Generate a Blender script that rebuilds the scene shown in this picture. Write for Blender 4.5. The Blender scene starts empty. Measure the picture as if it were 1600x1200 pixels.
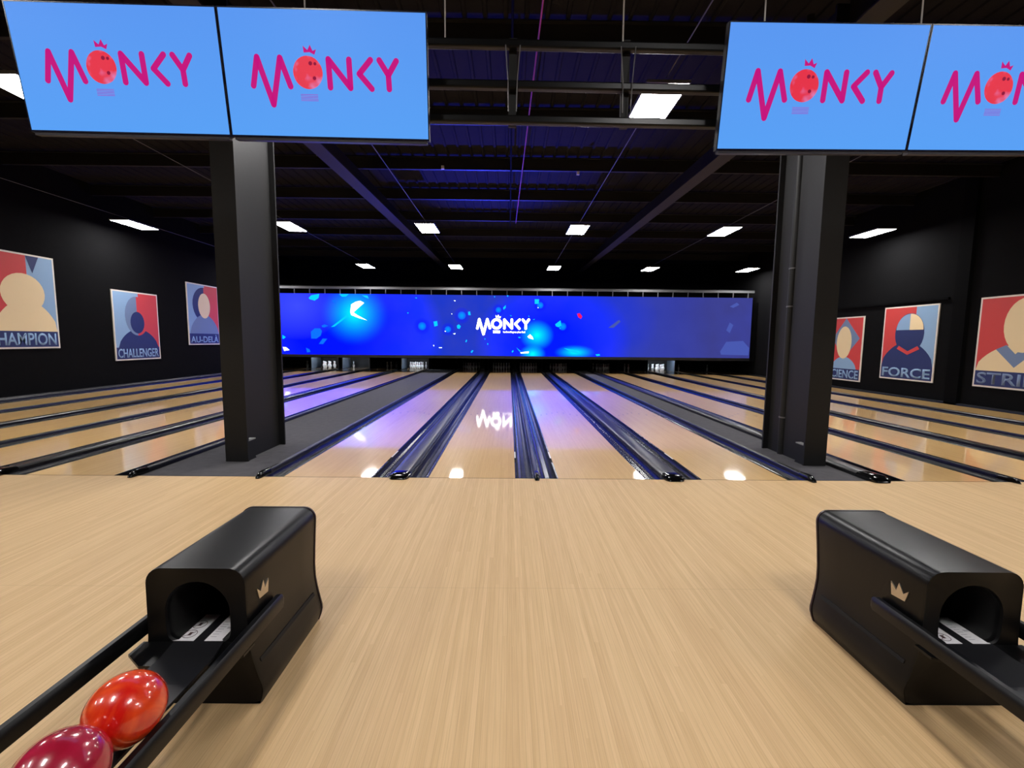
import bpy, bmesh, math, random
from mathutils import Vector, Matrix
random.seed(7)
S = bpy.context.scene
COL = S.collection
PI = math.pi

# ------------------------------------------------------------ camera, world, exposure
CX, CY, CZ = -0.355, -5.330, 1.673
YAW, PITCH, ROLL = 0.00756, 0.09683, 0.00962
cam_d = bpy.data.cameras.new('camera'); cam = bpy.data.objects.new('camera', cam_d); COL.objects.link(cam)
cam_d.sensor_width = 36.0; cam_d.lens = 700.0/1600*36; cam_d.clip_start = 0.05; cam_d.clip_end = 200
_f = Vector((math.sin(YAW)*math.cos(PITCH), math.cos(YAW)*math.cos(PITCH), -math.sin(PITCH)))
_r = Vector((math.cos(YAW), -math.sin(YAW), 0)); _u = _r.cross(_f)
_r2 = math.cos(ROLL)*_r + math.sin(ROLL)*_u; _u2 = -math.sin(ROLL)*_r + math.cos(ROLL)*_u
M = Matrix((( _r2.x, _u2.x, -_f.x, CX), (_r2.y, _u2.y, -_f.y, CY), (_r2.z, _u2.z, -_f.z, CZ), (0, 0, 0, 1)))
cam.matrix_world = M
S.camera = cam
w = bpy.data.worlds.new('world'); S.world = w; w.use_nodes = True
w.node_tree.nodes['Background'].inputs[0].default_value = (0.6, 0.6, 0.7, 1)
w.node_tree.nodes['Background'].inputs[1].default_value = 0.0
S.view_settings.view_transform = 'Standard'; S.view_settings.look = 'None'
S.view_settings.exposure = 0.0; S.view_settings.gamma = 1.0; S.view_settings.use_curve_mapping = False
PANEL = 65.0          # radiance of the ceiling panels
VIDEO = 1.0           # brightness of the video wall
TVL = 1.0             # brightness of the score screens
PIT = 130.0            # tubes in the lit pinsetters

# ------------------------------------------------------------ materials
MATS = {}
def lin(c):
    return tuple(((v/255)/12.92 if v/255 <= 0.04045 else (((v/255)+0.055)/1.055)**2.4) for v in c) + (1,)
def mat(name, rgb, rough=0.5, metal=0.0, spec=0.5, coat=0.0, coat_rough=0.03, noise=0.0, nscale=20, bump=0.0):
    if name in MATS: return MATS[name]
    m = bpy.data.materials.new(name); m.use_nodes = True; nt = m.node_tree; b = nt.nodes['Principled BSDF']
    c = rgb if isinstance(rgb[0], float) and len(rgb) == 4 else lin(rgb)
    b.inputs['Base Color'].default_value = c
    b.inputs['Roughness'].default_value = rough; b.inputs['Metallic'].default_value = metal
    b.inputs['Specular IOR Level'].default_value = spec
    b.inputs['Coat Weight'].default_value = coat; b.inputs['Coat Roughness'].default_value = coat_rough
    g = nt.nodes.new('ShaderNodeNewGeometry'); n = nt.nodes.new('ShaderNodeTexNoise')
    n.inputs['Scale'].default_value = nscale; n.inputs['Detail'].default_value = 4
    nt.links.new(g.outputs['Position'], n.inputs['Vector'])
    if noise > 0:
        mx = nt.nodes.new('ShaderNodeMix'); mx.data_type = 'RGBA'
        mx.inputs[6].default_value = tuple(v*(1-noise) for v in c[:3]) + (1,)
        mx.inputs[7].default_value = tuple(min(1, v*(1+noise)) for v in c[:3]) + (1,)
        nt.links.new(n.outputs['Fac'], mx.inputs[0]); nt.links.new(mx.outputs[2], b.inputs['Base Color'])
    if bump > 0:
        bp = nt.nodes.new('ShaderNodeBump'); bp.inputs['Strength'].default_value = bump; bp.inputs['Distance'].default_value = 0.01
        nt.links.new(n.outputs['Fac'], bp.inputs['Height']); nt.links.new(bp.outputs['Normal'], b.inputs['Normal'])
    MATS[name] = m; return m
def emis(name, rgb, strength=1.0):
    if name in MATS: return MATS[name]
    m = bpy.data.materials.new(name); m.use_nodes = True; nt = m.node_tree
    b = nt.nodes['Principled BSDF']; b.inputs['Base Color'].default_value = (0.003, 0.003, 0.003, 1); b.inputs['Roughness'].default_value = 0.5; b.inputs['Specular IOR Level'].default_value = 0.05
    b.inputs['Emission Color'].default_value = lin(rgb); b.inputs['Emission Strength'].default_value = strength
    MATS[name] = m; return m
class NT:
    """tiny node builder"""
    def __init__(s, m): s.nt = m.node_tree
    def n(s, t, **k):
        x = s.nt.nodes.new(t)
        for a, v in k.items(): setattr(x, a, v)
        return x
    def l(s, a, b): s.nt.links.new(a, b)
    def math(s, op, a, b=None, c=None):
        x = s.n('ShaderNodeMath', operation=op)
        for i, v in enumerate((a, b, c)):
            if v is None: continue
            if isinstance(v, (int, float)): x.inputs[i].default_value = v
            else: s.l(v, x.inputs[i])
        return x.outputs[0]
    def mix(s, f, a, b, blend='MIX'):
        x = s.n('ShaderNodeMix', data_type='RGBA', blend_type=blend)
        for i, v in ((0, f), (6, a), (7, b)):
            if isinstance(v, (int, float, tuple)): x.inputs[i].default_value = v
            else: s.l(v, x.inputs[i])
        return x.outputs[2]
def wood(name, dark, light, rough, coat, coat_rough, bw=0.0271, blen=1.3, contrast=1.0, panel=0.0):
    m = bpy.data.materials.new(name); m.use_nodes = True; t = NT(m); b = m.node_tree.nodes['Principled BSDF']
    g = t.n('ShaderNodeNewGeometry'); sp = t.n('ShaderNodeSeparateXYZ'); t.l(g.outputs['Position'], sp.inputs[0])
    x, y = sp.outputs[0], sp.outputs[1]
    bx = t.math('FLOOR', t.math('DIVIDE', x, bw))
    wn = t.n('ShaderNodeTexWhiteNoise', noise_dimensions='1D'); t.l(bx, wn.inputs['W'])
    yy = t.math('FLOOR', t.math('ADD', t.math('DIVIDE', y, blen), t.math('MULTIPLY', wn.outputs['Value'], 7.3)))
    cb = t.n('ShaderNodeCombineXYZ'); t.l(bx, cb.inputs[0]); t.l(yy, cb.inputs[1])
    wn2 = t.n('ShaderNodeTexWhiteNoise', noise_dimensions='3D'); t.l(cb.outputs[0], wn2.inputs['Vector'])
    # long grain
    mp = t.n('ShaderNodeCombineXYZ'); t.l(t.math('MULTIPLY', x, 150), mp.inputs[0]); t.l(t.math('MULTIPLY', y, 3.0), mp.inputs[1]); t.l(t.math('MULTIPLY', wn2.outputs['Value'], 30), mp.inputs[2])
    ns = t.n('ShaderNodeTexNoise'); ns.inputs['Scale'].default_value = 1.0; ns.inputs['Detail'].default_value = 5; t.l(mp.outputs[0], ns.inputs['Vector'])
    f = t.math('ADD', t.math('MULTIPLY', wn2.outputs['Value'], 0.5*contrast), t.math('MULTIPLY', ns.outputs['Fac'], 0.75))
    f = t.math('SUBTRACT', f, 0.25*contrast - 0.12)
    c = t.mix(f, lin(dark), lin(light))
    # fine dark joint between boards
    fr = t.math('FRACT', t.math('DIVIDE', x, bw))
    edge = t.math('LESS_THAN', fr, 0.06)
    c = t.mix(t.math('MULTIPLY', edge, 0.35), c, tuple(v*0.55 for v in lin(dark)[:3]) + (1,))
    if panel:
        fx = t.math('LESS_THAN', t.math('FRACT', t.math('DIVIDE', y, panel)), 0.0025)
        c = t.mix(t.math('MULTIPLY', fx, 0.2), c, tuple(v*0.5 for v in lin(dark)[:3]) + (1,))
    t.l(c, b.inputs['Base Color'])
    b.inputs['Roughness'].default_value = rough; b.inputs['Coat Weight'].default_value = coat; b.inputs['Coat Roughness'].default_value = coat_rough
    MATS[name] = m; return m

m_lane = wood('lane_maple', (208, 160, 94), (242, 202, 136), 0.4, 0.85, 0.05, blen=2.2, contrast=0.4)
m_appr = wood('approach_maple', (186, 147, 99), (230, 197, 147), 0.6, 0.08, 0.4, blen=3.0, contrast=0.45, panel=2.44)
m_deck = wood('shaded_deck_wood', (120, 92, 60), (160, 128, 88), 0.3, 1.0, 0.05)  # darker brown than the lanes, painting in the shade under the masking
m_wall = mat('black_wall_paint', (20, 20, 21), 0.95, spec=0.03, noise=0.15, nscale=6, bump=0.1)
m_ceil = mat('dark_roof_deck', (36, 36, 44), 0.9, spec=0.05, noise=0.1)
m_steel = mat('black_steel_paint', (24, 24, 25), 0.6, spec=0.35, noise=0.1, bump=0.05)
m_matte = mat('matte_black', (9, 9, 10), 0.9, spec=0.05)
m_floor_dark = mat('dark_concrete', (30, 30, 32), 0.9, noise=0.2)
m_carpet = mat('charcoal_carpet', (72, 70, 74), 0.95, noise=0.35, nscale=9, bump=0.3)
m_gut = mat('gutter_plastic', (11, 11, 14), 0.24, spec=0.4)
m_cap = mat('cap_plastic', (15, 15, 17), 0.32, spec=0.5)
m_shoe = mat('gloss_black', (9, 9, 10), 0.12)
m_ret = mat('return_plastic', (6, 6, 7), 0.36, spec=0.3, bump=0.03, nscale=200)
m_ret_in = mat('tunnel_black', (6, 6, 6), 0.8)
m_rail = mat('rail_rubber', (5, 5, 6), 0.4, spec=0.3)
m_white = mat('label_paper', (222, 220, 222), 0.5)
m_ink = mat('label_ink', (70, 40, 42), 0.6)
m_chrome = mat('brushed_silver', (200, 190, 175), 0.35, metal=0.9)
m_pin = mat('pin_white', (238, 238, 236), 0.25, coat=0.5)
m_pinred = mat('pin_red', (190, 30, 35), 0.3)
m_pitwall_lit = mat('pit_panel_lit', (88, 98, 112), 0.5, noise=0.2)
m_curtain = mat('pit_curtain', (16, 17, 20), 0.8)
m_alu = mat('galvanised_steel', (150, 150, 152), 0.4, metal=0.8)
m_grey = mat('frame_grey', (105, 105, 108), 0.5, metal=0.4)
m_wire = mat('steel_wire', (200, 195, 190), 0.4, metal=0.3)
m_panel = emis('panel_light', (255, 252, 250), PANEL)
m_tube = emis('pit_tube', (225, 238, 255), PIT)
m_strip = emis('pit_strip', (235, 245, 255), 0.8)
m_bez = mat('bezel_navy', (10, 12, 40), 0.25)
m_case = mat('tv_case', (22, 22, 26), 0.5)
m_red = mat('poster_red', (205, 62, 56), 0.6)
m_blue = mat('poster_blue', (138, 172, 205), 0.6)
m_navy = mat('poster_navy', (28, 44, 96), 0.6)
m_cream = mat('poster_cream', (238, 214, 166), 0.6)
m_pgrey = mat('poster_greyblue', (112, 132, 165), 0.6)
m_bord = mat('poster_border', (226, 218, 205), 0.6)
m_pink = mat('cable_red', (150, 40, 60), 0.6)

def ball_mat(name, a, b_, sc):
    m = bpy.data.materials.new(name); m.use_nodes = True; t = NT(m); b = m.node_tree.nodes['Principled BSDF']
    tc = t.n('ShaderNodeTexCoord'); n1 = t.n('ShaderNodeTexNoise'); n1.inputs['Scale'].default_value = sc; n1.inputs['Detail'].default_value = 6; n1.inputs['Distortion'].default_value = 1.6
    t.l(tc.outputs['Object'], n1.inputs['Vector'])
    cr = t.n('ShaderNodeValToRGB'); cr.color_ramp.elements[0].position = 0.38; cr.color_ramp.elements[1].position = 0.64
    cr.color_ramp.elements[0].color = lin(a); cr.color_ramp.elements[1].color = lin(b_)
    t.l(n1.outputs['Fac'], cr.inputs[0]); t.l(cr.outputs[0], b.inputs['Base Color'])
    b.inputs['Roughness'].default_value = 0.25; b.inputs['Coat Weight'].default_value = 1.0; b.inputs['Coat Roughness'].default_value = 0.02
    return m
m_ball1 = ball_mat('ball_orange_swirl', (205, 22, 12), (240, 84, 30), 5)
m_ball2 = ball_mat('ball_crimson', (150, 10, 40), (176, 26, 62), 4)

# ------------------------------------------------------------ geometry helpers
def mk(name, verts, faces, m, parent=None, smooth=False, loc=(0, 0, 0)):
    me = bpy.data.meshes.new(name); me.from_pydata([tuple(v) for v in verts], [], faces)
    bm = bmesh.new(); bm.from_mesh(me); bmesh.ops.recalc_face_normals(bm, faces=bm.faces); bm.to_mesh(me); bm.free()
    me.materials.append(m)
    if smooth:
        for p in me.polygons: p.use_smooth = True
        try: me.set_sharp_from_angle(angle=math.radians(35))
        except Exception: pass
    o = bpy.data.objects.new(name, me); COL.objects.link(o); o.location = loc
    if parent: o.parent = parent
    return o
class MB:
    def __init__(s): s.v = []; s.f = []
    def add(s, v, f):
        k = len(s.v); s.v += [tuple(p) for p in v]; s.f += [tuple(i+k for i in q) for q in f]; return s
    def box(s, x0, x1, y0, y1, z0, z1):
        return s.add([(x0, y0, z0), (x1, y0, z0), (x1, y1, z0), (x0, y1, z0), (x0, y0, z1), (x1, y0, z1), (x1, y1, z1), (x0, y1, z1)],
                     [(0, 3, 2, 1), (4, 5, 6, 7), (0, 1, 5, 4), (1, 2, 6, 5), (2, 3, 7, 6), (3, 0, 4, 7)])
    def loft(s, rings, cap=True, closed=True):
        n = len(rings[0]); k = len(s.v)
        for r in rings: s.v += [tuple(p) for p in r]
        for i in range(len(rings)-1):
            for j in range(n if closed else n-1):
                a = k+i*n+j; b = k+i*n+(j+1) % n; s.f.append((a, b, b+n, a+n))
        if cap:
            s.f.append(tuple(k+j for j in range(n))[::-1]); s.f.append(tuple(k+(len(rings)-1)*n+j for j in range(n)))
        return s
    def extrude_y(s, prof, y0, y1):       # prof: list of (x,z)
        return s.loft([[(x, y, z) for x, z in prof] for y in (y0, y1)])
    def tube(s, p0, p1, r, n=10):
        p0, p1 = Vector(p0), Vector(p1); d = (p1-p0).normalized(); a = d.orthogonal().normalized(); b = d.cross(a)
        return s.loft([[p+a*r*math.cos(2*PI*i/n)+b*r*math.sin(2*PI*i/n) for i in range(n)] for p in (p0, p1)])
    def flat(s, pts, y0, y1):             # polygon in x-z, thickness along y
        return s.loft([[(x, y, z) for x, z in pts] for y in (y0, y1)])
    def build(s, name, m, parent=None, smooth=False, loc=(0, 0, 0), bevel=0):
        o = mk(name, s.v, s.f, m, parent, smooth, loc)
        if bevel:
            md = o.modifiers.new('bevel', 'BEVEL'); md.width = bevel; md.segments = 2; md.limit_method = 'ANGLE'
        return o
def lathe(prof, n=20):                    # prof: (r,z)
    v, f = [], []
    for r, z in prof:
        for i in range(n): v.append((r*math.cos(2*PI*i/n), r*math.sin(2*PI*i/n), z))
    for k in range(len(prof)-1):
        for i in range(n):
            a = k*n+i; b = k*n+(i+1) % n; f.append((a, b, b+n, a+n))
    f.append(tuple(range(n))[::-1]); f.append(tuple(range((len(prof)-1)*n, len(prof)*n)))
    return v, f
def tag(o, label, cat, group=None, kind=None):
    o['label'] = label; o['category'] = cat
    if group: o['group'] = group
    if kind: o['kind'] = kind
    return o
def thing(name, label, cat, loc=(0, 0, 0), rz=0.0, group=None):
    o = bpy.data.objects.new(name, None); COL.objects.link(o); o.empty_display_size = 0.1
    o.location = loc; o.rotation_euler = (0, 0, rz); return tag(o, label, cat, group)
def struct(o):
    o['kind'] = 'structure'; return o
def copy_tree(o, parent=None):
    kids = list(o.children); c = o.copy(); COL.objects.link(c); c.parent = parent
    for ch in kids: copy_tree(ch, c)
    return c
def circle(cx, cz, rx, rz=None, n=32, a0=0, a1=2*PI):
    rz = rz or rx
    m_ = n if abs(a1-a0-2*PI) < 1e-6 else n+1
    return [(cx+rx*math.cos(a0+(a1-a0)*i/n), cz+rz*math.sin(a0+(a1-a0)*i/n)) for i in range(m_)]
def capsule(a, b, r, n=8):
    (ax, az), (bx, bz) = a, b; t = math.atan2(bz-az, bx-ax)
    return [(bx+r*math.cos(t-PI/2+PI*i/n), bz+r*math.sin(t-PI/2+PI*i/n)) for i in range(n+1)] + \
           [(ax+r*math.cos(t+PI/2+PI*i/n), az+r*math.sin(t+PI/2+PI*i/n)) for i in range(n+1)]
def text(name, s, m, x0, x1, z0, z1, y, parent, bold=0.0, depth=0.002):
    """writing that fills the given rectangle in the x-z plane, facing -y"""
    cu = bpy.data.curves.new(name, 'FONT'); cu.body = s; cu.extrude = 0.0; cu.offset = bold; cu.resolution_u = 4
    tmp = bpy.data.objects.new(name, cu); COL.objects.link(tmp)
    bpy.context.view_layer.update()
    me = bpy.data.meshes.new_from_object(tmp.evaluated_get(bpy.context.evaluated_depsgraph_get()))
    bpy.data.objects.remove(tmp)
    xs = [v.co.x for v in me.vertices]; ys = [v.co.y for v in me.vertices]
    sx = (x1-x0)/(max(xs)-min(xs)); sz = (z1-z0)/(max(ys)-min(ys)); mx, my = min(xs), min(ys)
    for v in me.vertices: v.co = Vector((x0+(v.co.x-mx)*sx, y, z0+(v.co.y-my)*sz))
    bm = bmesh.new(); bm.from_mesh(me)
    r = bmesh.ops.extrude_face_region(bm, geom=bm.faces[:])
    for e in r['geom']:
        if isinstance(e, bmesh.types.BMVert): e.co.y -= depth
    bmesh.ops.recalc_face_normals(bm, faces=bm.faces); bm.to_mesh(me); bm.free()
    me.materials.clear(); me.materials.append(m); me.name = name
    o = bpy.data.objects.new(name, me); COL.objects.link(o); o.parent = parent
    return o

# ------------------------------------------------------------ the hall
XL, XR, YB, YF, ZC = -13.3, 12.3, -12.0, 22.0, 6.35
struct(MB().box(XL, XR, YB, -0.010, -0.10, 0.0).build('floor', m_appr))
struct(MB().box(XL, XR, -0.006, YF, -0.25, -0.125).build('floor', m_floor_dark))
struct(MB().box(XL, XR, -0.010, 0.0, -0.124, 0.0003).build('trim_1', m_matte))
struct(MB().box(XL-0.2, XL, YB, YF, -0.25, ZC+0.3).build('wall_left', m_wall))
struct(MB().box(XR, XR+0.2, YB, YF, -0.25, ZC+0.3).build('wall_right', m_wall))
struct(MB().box(XL-0.2, XR+0.2, YF, YF+0.2, -0.25, ZC+0.3).build('wall_back', m_wall))
struct(MB().box(XL-0.2, XR+0.2, YB-0.2, YB, -0.25, ZC+0.3).build('wall_rear', m_wall))
# ribbed roof deck: trapezoid ribs running away from the viewer
prof = []; x = XL
while x < XR-0.01:
    for dx, dz in ((0, 0), (0.22, 0), (0.235, -0.028), (0.28, -0.028)):
        if x+dx <= XR: prof.append((x+dx, ZC+dz))
    x += 0.30
prof = prof + [(XR, ZC), (XR, ZC+0.25), (XL, ZC+0.25)]
struct(MB().extrude_y(prof, YB, YF).build('ceiling', m_ceil))
# cove rail at the foot of the left wall, ledge and pilaster on the right wall
struct(MB().extrude_y([(XL, -0.12), (XL+0.17, -0.12), (XL+0.17, 0.05), (XL+0.12, 0.095), (XL, 0.10)], 0.02, 18.0).build('baseboard_left', mat('baseboard_grey', (34, 34, 36), 0.5)))
struct(MB().extrude_y([(XR, -0.12), (XR-0.10, -0.12), (XR-0.10, 0.03), (XR, 0.04)], 0.02, 18.0).build('baseboard_right', mat('baseboard_grey', (34, 34, 36), 0.5)))
struct(MB().box(XR-0.06, XR, 7.62, 14.6, 2.97, 3.03).build('trim_2', m_matte))
struct(MB().box(XR-0.10, XR, 7.05, 7.42, -0.12, 6.2).build('trim_3', m_matte))

# ------------------------------------------------------------ lanes
LW = 1.054; GW = 0.235
LANES = [  # left edge x, name phrase
 (-12.86, 'fifth lane left of the left column, along the wall'),
 (-11.27, 'fourth lane left of the left column'),
 (-9.52, 'third lane left of the left column'),
 (-7.94, 'second lane left of the left column'),
 (-6.19, 'first lane left of the left column'),
 (-3.078, 'outer left lane between the two columns'),
 (-1.319, 'inner left lane between the two columns'),
 (0.265, 'inner right lane between the two columns'),
 (2.024, 'outer right lane between the two columns'),
 (4.54, 'first lane right of the right column'),
 (6.094, 'second lane right of the right column'),
 (7.78, 'third lane right of the right column'),
 (9.334, 'fourth lane right of the right column'),
 (11.0, 'fifth lane right of the right column, along the wall'),
]
LEND = 18.05
lane_me = MB().box(0, LW, 0.0, LEND, -0.12, 0.0)
m_mark = mat('arrow_brown', (70, 34, 22), 0.4)
lane0 = None
for i, (x0, ph) in enumerate(LANES):
    if lane0 is None:
        lane0 = thing('bowling_lane', '', 'bowling lane', (x0, 0, 0))
        lane_me.build('lane_bed', m_lane, lane0)
        for k in range(7):
            ax = LW/2 + (k-3)*0.135; ay = 5.15 - abs(k-3)*0.14
            mk('arrow_mark', [(ax-0.016, ay-0.10, 0.0006), (ax, ay-0.07, 0.0006), (ax+0.016, ay-0.10, 0.0006), (ax, ay+0.05, 0.0006),
                              (ax-0.016, ay-0.10, -0.004), (ax, ay-0.07, -0.004), (ax+0.016, ay-0.10, -0.004), (ax, ay+0.05, -0.004)],
               [(0, 1, 3), (1, 2, 3), (4, 7, 5), (5, 7, 6), (0, 4, 5, 1), (1, 5, 6, 2), (2, 6, 7, 3), (3, 7, 4, 0)], m_mark, lane0)
        L = lane0
    else:
        L = copy_tree(lane0); L.location = (x0, 0, 0)
    tag(L, 'polished pale maple bowling lane, the ' + ph, 'bowling lane', 'bowling lanes')
# gutters
GP = [(0, 0), (.020, 0), (.028, -.030), (.048, -.058), (.080, -.066), (.086, -.058), (.092, -.066), (.143, -.066), (.149, -.058), (.155, -.066), (.187, -.058), (.207, -.030), (.215, 0), (.235, 0), (.235, -.11), (0, -.11)]
gut_me = None
def short(ph): return ph.split(',')[0]
GX = []
for i, (x0, ph) in enumerate(LANES):
    GX.append((x0-GW-0.001, 'left', ph)); GX.append((x0+LW+0.001, 'right', ph))
labeled = {('outer left lane', 'right'), ('inner left lane', 'right'), ('inner right lane', 'left'), ('outer right lane', 'left')}
for gx, side, ph in GX:
    if gut_me is None:
        g = MB().extrude_y(GP, 0.002, LEND).build('gutter', m_gut, smooth=True); gut_me = g.data
    else:
        g = bpy.data.objects.new('gutter', gut_me); COL.objects.link(g)
    g.location = (gx, 0, 0)
    tag(g, 'black plastic gutter on the %s side of the %s' % (side, short(ph)), 'gutter', 'lane gutters')
    for key, sd in labeled:
        if ph.startswith(key) and sd == side:
            lx = 0.010 if side == 'right' else 0.225
            MB().box(lx-0.009, lx+0.009, 0.95, 1.30, 0.0, 0.0015).build('label_plate', m_white, g)
            MB().box(lx-0.009, lx+0.009, 0.72, 0.94, 0.0, 0.002).build('latch_plate', m_matte, g)
# division caps, narrow and wide, with a rounded shoe over the foul line
def cap_prof(w_, h, n=10):
    p = [(-w_/2, -0.12)]
    for i in range(n+1):
        t = -1+2*i/n; p.append((t*w_/2, h*(0.55+0.45*math.sqrt(max(0, 1-abs(t)**2.6)))))
    p.append((w_/2, -0.12)); return p
def make_cap(x, w_, h, label, shoe_len=0.26):
    c = MB().extrude_y(cap_prof(w_, h), 0.0, LEND).build('lane_divider_cap' if w_ < 0.1 else 'ball_track_cover', m_cap, smooth=True, loc=(x, 0, 0))
    tag(c, label, 'divider', 'narrow divider caps' if w_ < 0.1 else 'wide ball track covers')
    rings = []
    base = cap_prof(w_+0.012, h+0.008)
    for t, sw, sh in ((0, .98, .98), (.12, 1, 1.0), (.5, 1, 1.12), (.7, .98, 1.08), (.82, .93, .9), (.92, .82, .6), (.98, .68, .3), (1.0, .55, .12)):
        y = shoe_len-0.10 - t*shoe_len
        rings.append([(px*sw, y, (max(0.003, pz*sh) if pz > 0 else (0.001 if y < 0.0 else 0.001))) for px, pz in base])
    MB().loft(rings).build('end_shoe', m_shoe, c, smooth=True)
    return c
make_cap(0.0, 0.054, 0.045, 'narrow black cap with rounded shoe between the two inner lanes')
make_cap(-3.345, 0.058, 0.055, 'narrow black cap on the right edge of the left carpet strip')
make_cap(3.345, 0.058, 0.055, 'narrow black cap on the left edge of the right carpet strip')
make_cap(-1.6715, 0.228, 0.045, 'wide domed black cover between the two left lanes of the middle four', 0.22)
make_cap(1.6715, 0.228, 0.045, 'wide domed black cover between the two right lanes of the middle four', 0.22)
make_cap(-4.865, 0.058, 0.055, 'narrow black cap on the left edge of the left carpet strip')
make_cap(4.185, 0.228, 0.06, 'wide black cover with rounded shoe beside the right steel column', 0.30)
make_cap(-6.54, 0.20, 0.055, 'wide black cover between first and second lanes left of left column')
make_cap(-8.205, 0.05, 0.05, 'narrow black cap between second and third lanes left of left column')
make_cap(-9.87, 0.20, 0.055, 'wide black cover between third and fourth lanes left of left column')
make_cap(-11.535, 0.05, 0.05, 'narrow black cap between fourth and fifth lanes left of left column')
make_cap(7.464, 0.155, 0.055, 'wide black cover between second and third lanes right of right column')
make_cap(10.694, 0.135, 0.055, 'wide black cover between fourth and fifth lanes right of right column')
make_cap(5.844, 0.024, 0.045, 'narrow black cap between first and second lanes right of right column')
make_cap(9.084, 0.024, 0.045, 'narrow black cap between third and fourth lanes right of right column')
# carpet strips that carry the columns
tag(MB().box(-4.83, -3.38, 0.0, 20.0, -0.12, -0.004).build('carpet_strip', m_carpet), 'charcoal carpet strip on the floor around the left steel column', 'carpet', 'carpet strips')
tag(MB().box(3.38, 4.065, 0.0, 20.0, -0.12, -0.004).build('carpet_strip', m_carpet), 'charcoal carpet strip on the floor around the right steel column', 'carpet', 'carpet strips')

# ------------------------------------------------------------ pinsetter pits, hood, video wall
PY = 20.05
tag(MB().box(XL+0.01, XR-0.01, 17.62, YF-0.02, 0.72, 3.7).build('pinsetter_masking', m_matte), 'matte black masking cabinet behind and below the video wall', 'masking')
HW = 0.762
lit = {1, 2, 4, 11}
tubes = {}
for i, (x0, ph) in enumerate(LANES):
    cx = x0+LW/2
    t = thing('pinsetter_pit', ('brightly lit' if i in lit else 'dark') + ' pinsetter pit, ' + short(ph), 'pinsetter', (cx, 0, 0), group='pinsetter pits')
    MB().box(-LW/2, LW/2, LEND+0.012, 21.3, -0.12, 0.0).build('pin_deck', m_deck, t)
    pm = m_pitwall_lit if i in lit else m_curtain  # side panels pale when lit, near black when dark: light put into the colour
    hwl = HW
    for s in (-1, 1):
        MB().box(s*hwl-0.012, s*hwl+0.012, PY, 21.3, -0.12, 0.66).build('side_panel', pm, t)
        MB().box(s*(hwl-0.115), s*(hwl-0.016), LEND+0.012, 21.3, -0.12, -0.01).build('pit_gutter', m_curtain, t)
    MB().box(-hwl, hwl, 21.32, 21.36, -0.12, 0.70).build('pit_curtain', m_curtain, t)
    MB().box(-hwl, hwl, PY+0.5, 21.3, 0.665, 0.70).build('pit_roof', m_matte, t)
    if i in lit:
        MB().tube((-0.62, PY+0.03, 0.672), (0.62, PY+0.03, 0.672), 0.013).build('light_tube', m_tube, t)
        MB().box(-0.70, 0.70, PY-0.02, PY-0.01, 0.635, 0.70).build('added_tube_shield', m_matte, t)  # added to hide the tube's glare from the lanes; the strip glows instead
        MB().box(-0.60, 0.60, PY-0.026, PY-0.0205, 0.662, 0.682).build('light_strip', m_strip, t)
        for s in (-1, 1): MB().box(s*hwl-0.011, s*hwl+0.011, PY-0.02, PY-0.001, 0.0, 0.62).build('edge_trim', m_alu, t)
    else:
        MB().box(-0.7, 0.7, PY-0.03, PY, 0.60, 0.66).build('sweep_bar', m_matte, t)
# pins
PP = [(.0258, 0), (.0285, .006), (.0360, .035), (.0455, .07), (.0565, .11), (.0603, .125), (.0570, .155), (.0460, .19), (.0320, .22), (.0235, .245), (.0228, .255), (.0248, .275), (.0300, .31), (.0324, .335), (.0300, .358), (.0220, .374), (.010, .381), (.002, .3825)]
pin0 = None
SP = 0.3048
spots = []
for r in range(4):
    for k in range(r+1): spots.append(((k-r/2)*SP, r*SP*0.866))
keep = {0: (5, 8), 1: range(10), 2: (6,), 3: (4, 8, 9), 4: range(10), 5: range(10), 6: range(10), 7: range(10), 8: range(10), 9: range(10), 10: (4, 7), 11: range(10), 12: (3, 6), 13: (3, 6)}
for i, (x0, ph) in enumerate(LANES):
    for q in keep[i]:
        px, py = spots[q]
        if pin0 is None:
            pin0 = thing('bowling_pin', '', 'pin'); v, f = lathe(PP, 18)
            mk('pin_body', v, f, m_pin, pin0, smooth=True)
            v, f = lathe([(.0251, .232), (.0258, .232), (.0254, .239), (.0245, .2392)], 18)
            st = MB()
            for z, r_ in ((.236, .0266), (.268, .0246)):
                v, f = lathe([(r_-.002, z-.004), (r_, z-.0035), (r_, z+.0035), (r_-.002, z+.004)], 18); st.add(v, f)
            st.build('neck_stripe', m_pinred, pin0)
            P = pin0
        else:
            P = copy_tree(pin0)
        P.location = (x0+LW/2+px, PY+0.15+py, 0.0005)
        few = len(keep[i]) < 10
        tag(P, 'white pin %s, %s' % ('still standing' if few else 'in full rack', short(ph)), 'bowling pin', 'pins at the ' + short(ph))

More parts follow.
